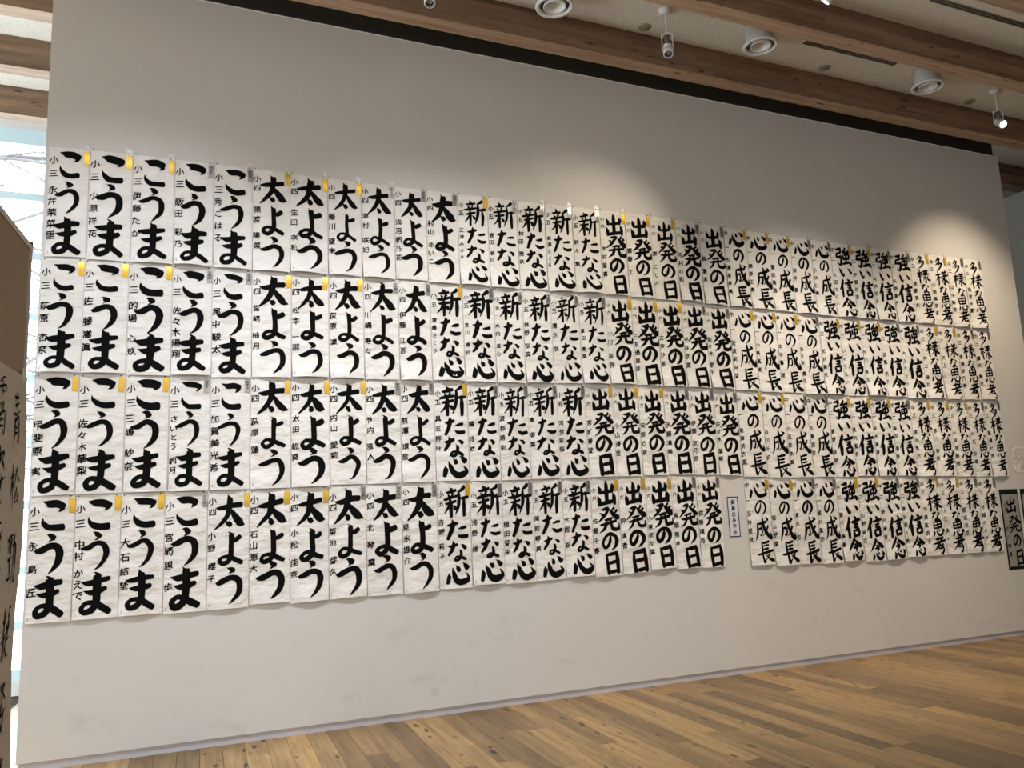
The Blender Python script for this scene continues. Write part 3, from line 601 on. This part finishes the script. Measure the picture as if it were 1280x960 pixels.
sheet_i = 0
for ri, (rname, XS, ZS, seq, names) in enumerate(ROWS):
    nm = names.split('|')
    below = {0: (R2X, R2Z), 1: (R3X, R3Z)}.get(ri)
    for i, (ph, k, n_, gold) in enumerate(seq):
        rr = random.Random(1000*ri + i*17 + 5)
        gp = rr.uniform(0.003, 0.012); x0 = XS[i] + gp/2; Wd = XS[i+1] - XS[i] - gp
        zl, zr = ZS[i], ZS[i+1]
        if ri == 0: zb = np.interp(x0+Wd/2, R2X, R2Z)
        elif ri == 1: zb = np.interp(x0+Wd/2, R3X, R3Z)
        elif ri == 2: zb = np.interp(x0+Wd/2, R4X+R5X, R4Z+R5Z)
        else: zb = np.interp(x0+Wd/2, [-.6, .5, 2, 4.2, 5, 6.5, 8.1], [.848, .856, .872, .897, .872, .842, .836])+rr.uniform(-.006,.006)
        H = (zl+zr)/2 - zb - (rr.uniform(0.0, 0.010) if ri < 3 else rr.uniform(-.008, .006))
        wave = 0.0020 + 0.0042*max(0, min(1, (x0-1.5)/5.5))
        if ri == 3: wave *= 1.1
        S = make_surface(rr, wave, rr.choice((0.012, 0.026, 0.034, 0.046)) if ri < 2 else rr.uniform(0.006, 0.028), 0.003, 0.003 + 0.001*(i % 2))
        top = lambda u, a=zl, b_=zr: (b_-a)*u
        vs, fs = [], []
        for a in range(NV+1):
            for c in range(NU+1):
                u, v = c/NU, a/NV
                sag = 0.0025*math.sin(math.pi*u)*(1-v)*rr_s if (rr_s := 1) else 0
                vs.append((u*Wd, -S(u, v), -v*H + top(u) - sag*(1 if a == 0 else 0)))
        for a in range(NV):
            for c in range(NU): p = a*(NU+1)+c; fs.append((p, p+NU+1, p+NU+2, p+1))
        sh = link('calligraphy_sheet', mesh('calligraphy_sheet', vs, fs, True), M_paper, None, (x0, WY-0.0005, zl))
        cnt = 'only' if n_ == 1 else ORD[k]
        tag(sh, f"sheet reading {ROM[ph]} {ph}, {cnt} from left of its kind, {rname} row, {'gold' if gold else 'silver'} strip", 'calligraphy sheet', f'calligraphy sheets reading {ph}')
        bold = BOLD[ph]*rr.uniform(0.92, 1.10)
        for (ch, ua, ub, va, vb) in LAY[ph]: write_char(ch, S, Wd, H, ua, ub, va, vb, rr, bold, top, parent=sh)
        gtxt, gu, gv, gs = GR[ph]; dv = rr.uniform(-.012,.012)
        write_small([(c, gu*Wd, (v+dv)*H, gs*rr.uniform(.9,1.05)) for c, v in zip(gtxt, gv)], S, Wd, H, rr, 'grade_character', sh, top)
        va, vb, ns = NM[ph]; txt = nm[i]; va += rr.uniform(-.03,.03)
        full = [c for c in txt]; cnts = sum(0.55 if c == ' ' else 1 for c in full); step = min((vb-va)/max(cnts-0.5, 3.2), 0.115 if ph == A else 0.10)
        y = va; items = []
        for c in full:
            if c == ' ': y += step*0.55; continue
            items.append((c, (gu-0.01+rr.uniform(-.012,.012))*Wd, y*H, ns*rr.uniform(.92,1.06)*(0.86 if step < 0.085 else 1))); y += step
        write_small(items, S, Wd, H, rr, 'signature_character', sh, top)
        # award strip at the top right corner, with pins
        av, af = award_geo(S, Wd, H, 0.93, 0.012 + rr.uniform(0,.014))
        sw = rr.uniform(-0.06,0.06)
        av = [(x + sw*z, y_, z + top(0.93)) for x, y_, z in av]
        st = link('award_strip', mesh('award_strip', av, af, True), M_gold if gold else M_silver, sh)
        st['label'] = 'gold award strip' if gold else 'silver award strip'
        if not gold:
            mv, mf = [], []
            for q in range(3):
                cx = 0.93*Wd; zt = -0.028 - q*0.020
                for (dx0, dx1, dz0, dz1) in ((-.008,.008,0,.0025), (-.002,.001,-.010,.003), (-.008,-.004,-.012,-.005), (.003,.008,-.009,-.005)):
                    b0 = len(mv)
                    for (xx_, zz_) in ((cx+dx0, zt+dz0), (cx+dx1, zt+dz0), (cx+dx1, zt+dz1), (cx+dx0, zt+dz1)):
                        mv.append((xx_+sw*zz_, -(S(min(1,xx_/Wd), -zz_/H)+0.0095), zz_+top(.93)))
                    mf.append((b0, b0+1, b0+2, b0+3))
            link('strip_print', mesh('strip_print', mv, mf), M_ink2, st)
        for pu, pv in ((0.05, -0.004 if ri == 0 else 0.012), (0.90, 0.006)):
            o = link('pin', PIN, None, sh, (pu*Wd, -S(pu, max(pv,0))-0.0005-(0.004 if pu > .5 else 0), -pv*H+top(pu)))
        if ri == 0:
            cv = [(0.86*Wd,-0.008,0.034),(1.0*Wd,-0.008,0.030),(1.0*Wd,-0.009,-0.012),(0.86*Wd,-0.009,-0.010)]
            link('clear_tab', mesh('clear_tab', cv, [(0,3,2,1)]), M_clear, sh)
        mv = []; mf = []
        for (mx0, mz) in ((0.045, 0.955), (0.045, 0.968)):
            b0 = len(mv); x = mx0*Wd; y = mz*H
            for dx, dy in ((0,0),(0.006,0),(0.006,0.005),(0,0.005)): mv.append((x+dx, -(S((x+dx)/Wd, (y+dy)/H)+0.001), -(y+dy)+top(.05)))
            mf.append((b0, b0+3, b0+2, b0+1))
        link('maker_mark', mesh('maker_mark', mv, mf), M_mark, sh)
        sheet_i += 1

# ------------------------------------------------------------------ small notice and items at the right end
FLAT = lambda u, v: 0.003
def flat_sheet(name, x, z, Wd, H, m, y=WY, skew=0, bulge=0.0):
    vs, fs = [], []
    for a in range(7):
        for c in range(5):
            u, v = c/4, a/6; vs.append((u*Wd, -(0.003+bulge*math.sin(math.pi*u)*v), -v*H + skew*u))
    for a in range(6):
        for c in range(4): p = a*5+c; fs.append((p, p+5, p+6, p+1))
    return link(name, mesh(name, vs, fs), m, None, (x, y, z))
nt = flat_sheet('notice', 4.656, 1.474, 0.124, 0.352, M_notice)
tag(nt, 'small pale notice with navy border between the 日 and 長 columns', 'notice')
T0 = lambda u: 0
bmv, bmf = [], []
for (a0, a1, c0, c1) in ((0.004,0.120,0.004,0.013), (0.004,0.120,0.339,0.348), (0.004,0.013,0.013,0.339), (0.111,0.120,0.013,0.339)):
    b0 = len(bmv); bmv += [(a0,-0.0038,-c0),(a1,-0.0038,-c0),(a1,-0.0038,-c1),(a0,-0.0038,-c1)]; bmf.append((b0,b0+3,b0+2,b0+1))
link('border', mesh('border', bmv, bmf), M_blue, nt)
rr = random.Random(5)
write_small([(c, 0.063, 0.052+0.051*q, 0.034) for q, c in enumerate('委員出品作品')], FLAT, 0.124, 0.352, rr, 'letter', nt, T0, 0.0008)

def mounted(x, z, Wd, H, label, first=True):
    t = flat_sheet('mounted_work', x, z, Wd, H, M_green); tag(t, label, 'mounted calligraphy', 'dark mounted works')
    t.location.y = WY
    pv = [(0.020,-0.0045,-0.052),(Wd-0.012,-0.0045,-0.052),(Wd-0.012,-0.0045,-H+0.032),(0.020,-0.0045,-H+0.032)]
    link('paper', mesh('paper', pv, [(0,3,2,1)]), M_greyp, t)
    F2 = lambda u, v: 0.0045
    q = random.Random(int(x*100)); u0_ = 0.26
    for ch, va, vb, ua, ub in (('出',.10,.30,.24,.80), ('発',.33,.55,.22,.96), ('の',.575,.73,.40,.82), ('日',.755,.95,.42,.90)):
        write_char(ch, F2, Wd, H, ua, ub, va, vb, q, 1.05, T0, parent=t)
    write_small([(c, 0.055, 0.16+0.055*k, 0.034) for k, c in enumerate('小六')], F2, Wd, H, q, 'grade_character', t, T0, 0.0008, M_ink2)
    write_small([(c, 0.050, 0.40+0.085*k, 0.040) for k, c in enumerate('北川美里')], F2, Wd, H, q, 'signature_character', t, T0, 0.0008, M_ink2)
    return t
mounted(8.085, 1.453, 0.275, 0.808, 'dark mounted calligraphy reading 出発の日 beside the bottom row, right end')
mounted(8.40, 1.452, 0.275, 0.808, 'dark mounted calligraphy cut by the right edge of the photo')
inf = flat_sheet('info_sheet', 8.362, 1.900, 0.40, 0.275, M_paper); tag(inf, 'small white sheet of fine handwriting pinned at the right edge', 'info sheet')
lv, lf = [], []; q = random.Random(9)
for cidx in range(15):
    x = 0.37 - cidx*0.024; y = 0.03
    while y < 0.03 + (0.22 if cidx % 4 else 0.16):
        h = q.uniform(.006,.010); b0 = len(lv); wx = q.uniform(.004,.007)
        lv += [(x-wx,-0.0038,-y),(x+wx,-0.0038,-y-q.uniform(-.001,.001)),(x+wx*.8,-0.0038,-y-h*.5),(x-wx,-0.0038,-y-h*.6)]; lf.append((b0,b0+3,b0+2,b0+1)); y += h*1.4
link('handwriting', mesh('handwriting', lv, lf), M_ink2, inf)
for x, z in ((0.01,-0.01),(0.39,-0.01),(0.01,-0.265),(0.39,-0.265)): link('pin', PIN, None, inf, (x, -0.003, z))

# ------------------------------------------------------------------ display panel and scroll, left foreground
pn = bpy.data.objects.new('display_panel', None); C.objects.link(pn)
P0 = Vector((-0.276, 2.45, 0)); dirp = Vector((-0.127, -1, 0)).normalized()      # runs from the far post towards the viewer
pn.location = P0; pn.rotation_euler = (0, 0, math.atan2(dirp.y, dirp.x))
tag(pn, 'brown cloth display panel at the left edge carrying a scroll', 'display panel')
PL = 1.75
boxes('board', [(0.02, PL-0.02, -0.011, 0.011, 0.12, 2.085)], M_panel, pn)
boxes('frame_rail', [(0.0, PL, -0.014, 0.014, 2.085, 2.10)], M_alu, pn)
boxes('frame_rail', [(0.0, PL, -0.014, 0.014, 0.10, 0.12)], M_alu, pn)
for x in (0.0, PL):
    tube('post', [(x, 0, 0.02), (x, 0, 2.10)], 0.0135, M_alu, pn, 14)
    lathe('post_cap', [(0.001,2.112), (0.014,2.110), (0.0155,2.098), (0.0135,2.096)], M_black, pn, (x,0,0), 14)
    boxes('foot', [(x-0.02, x+0.02, -0.22, 0.22, 0.0, 0.025)], M_alu, pn, bevel=0.003)
# scroll hung on the side of the panel that faces the wall pieces (local +y)
SW, SH = 0.36, 1.42
def SS(u, v):
    return 0.004 + 0.010*(1-u)*abs(math.sin(5.5*v+0.4)) + 0.006*math.sin(math.pi*u)*v
vs, fs = [], []
for a in range(61):
    for c in range(13):
        u, v = c/12, a/60
        wob = (0.005*math.sin(19*v) + 0.004*math.sin(33*v+1))*(1-u)
        vs.append((u*SW + wob, SS(u, v), -v*SH))
for a in range(60):
    for c in range(12): p = a*13+c; fs.append((p, p+13, p+14, p+1))
scr = bpy.data.objects.new('hanging_scroll', mesh('hanging_scroll', vs, fs, True)); C.objects.link(scr); scr.data.materials.append(M_scroll)
scr.rotation_euler = pn.rotation_euler; nrm = Vector((-dirp.y, dirp.x, 0))
scr.location = P0 + dirp*0.015 + nrm*0.0125 + Vector((0, 0, 1.745))
tag(scr, 'long paper scroll of cursive writing hung on the brown panel', 'scroll')
CUR = {
'青': '20,12 80,8|25,24 75,21|8,38 92,33|50,2 49,38|28,50 26,75 12,99|28,50 72,46 73,92 60,88|30,64 70,61|30,77 70,75',
'松': '4,30 44,25|24,3 24,97|24,34 4,68|26,38 40,56|62,14 44,50|68,12 96,44|70,50 50,82 86,76|76,62 92,90',
'勁': '6,10 50,6|26,12 14,28 24,36|44,12 32,28 42,38|8,48 48,44|28,48 28,80|2,86 54,78|56,28 94,24 86,92 72,84|74,4 70,50 50,98',
'挺': '2,28 36,22|22,4 22,92 10,84|2,64 36,50|88,8 60,18|52,40 98,36|74,16 74,62|56,64 94,62|48,30 60,44 46,72 30,96|44,70 70,92 100,96',
'姿': '16,8 26,16|8,34 28,22|48,2 36,22|42,14 84,12 74,24|60,16 40,42|62,22 92,42|48,44 28,70 70,96|70,54 54,80 20,98|4,64 96,56',
'凌': '6,20 18,32|4,72 26,50|40,14 84,10|62,2 60,28|32,32 96,27|50,38 38,48|72,36 88,46|58,48 36,68|52,56 82,54 64,80 34,98|46,64 72,84 96,94',
'霄': '24,6 78,4|12,16 10,28|12,18 90,14 84,26|50,6 50,36|28,26 38,28|62,24 72,26|50,42 50,56|30,46 38,54|70,44 62,54|26,62 22,98|26,62 78,58 78,96 66,90|30,74 74,71|30,85 74,82',
}
def scroll_col(text, xc, y0, step, seed, cw=0.072, chh=0.128):
    q = random.Random(seed)
    for k, ch in enumerate(text):
        vs, fs = [], []; cw_, ch_ = cw*q.uniform(.85,1.15), chh*q.uniform(.9,1.1); ws = math.sqrt(cw_*ch_)/100*q.uniform(.8,1.25)
        for st in CUR[ch].split('|'):
            p = [tuple(map(float, t_.split(','))) for t_ in st.split()]
            if len(p) == 2: p.insert(1, ((p[0][0]+p[1][0])/2+q.uniform(-4,4), (p[0][1]+p[1][1])/2+q.uniform(-4,4)))
            n_ = len(p); st3 = [(x+q.uniform(-3,3), y+q.uniform(-3,3), (10.5, 8.0, 6.5, 2.5)[min(3, round(3*i/(n_-1)))]*q.uniform(.8,1.25)) for i, (x, y) in enumerate(p)]
            v, f = stroke_poly(st3, cw_/100, ch_/100, ws, 4); b0 = len(vs); vs += v; fs += [tuple(b0+i for i in g_) for g_ in f]
        out = []
        for x, y in vs:
            y2 = y0 + k*step + y - 0.14*(x-cw_/2); X = xc - (x-cw_/2) + 0.004*math.sin(9*y2); X = min(max(X, .008), SW-.005)   # read from the +y side, so x is mirrored
            out.append((X, SS(X/SW, y2/SH)+0.0012, -y2))
        link('brush_character', mesh('brush_character', out, fs), M_ink, scr)
scroll_col('青松勁挺姿凌霄', 0.085, 0.050, 0.168, 3)
scroll_col('霄姿凌挺松青勁', 0.205, 0.030, 0.160, 8)
yt = boxes('paper_tag', [(0.012, 0.040, 0.006, 0.008, -0.10, 0.02)], M_paper, scr)
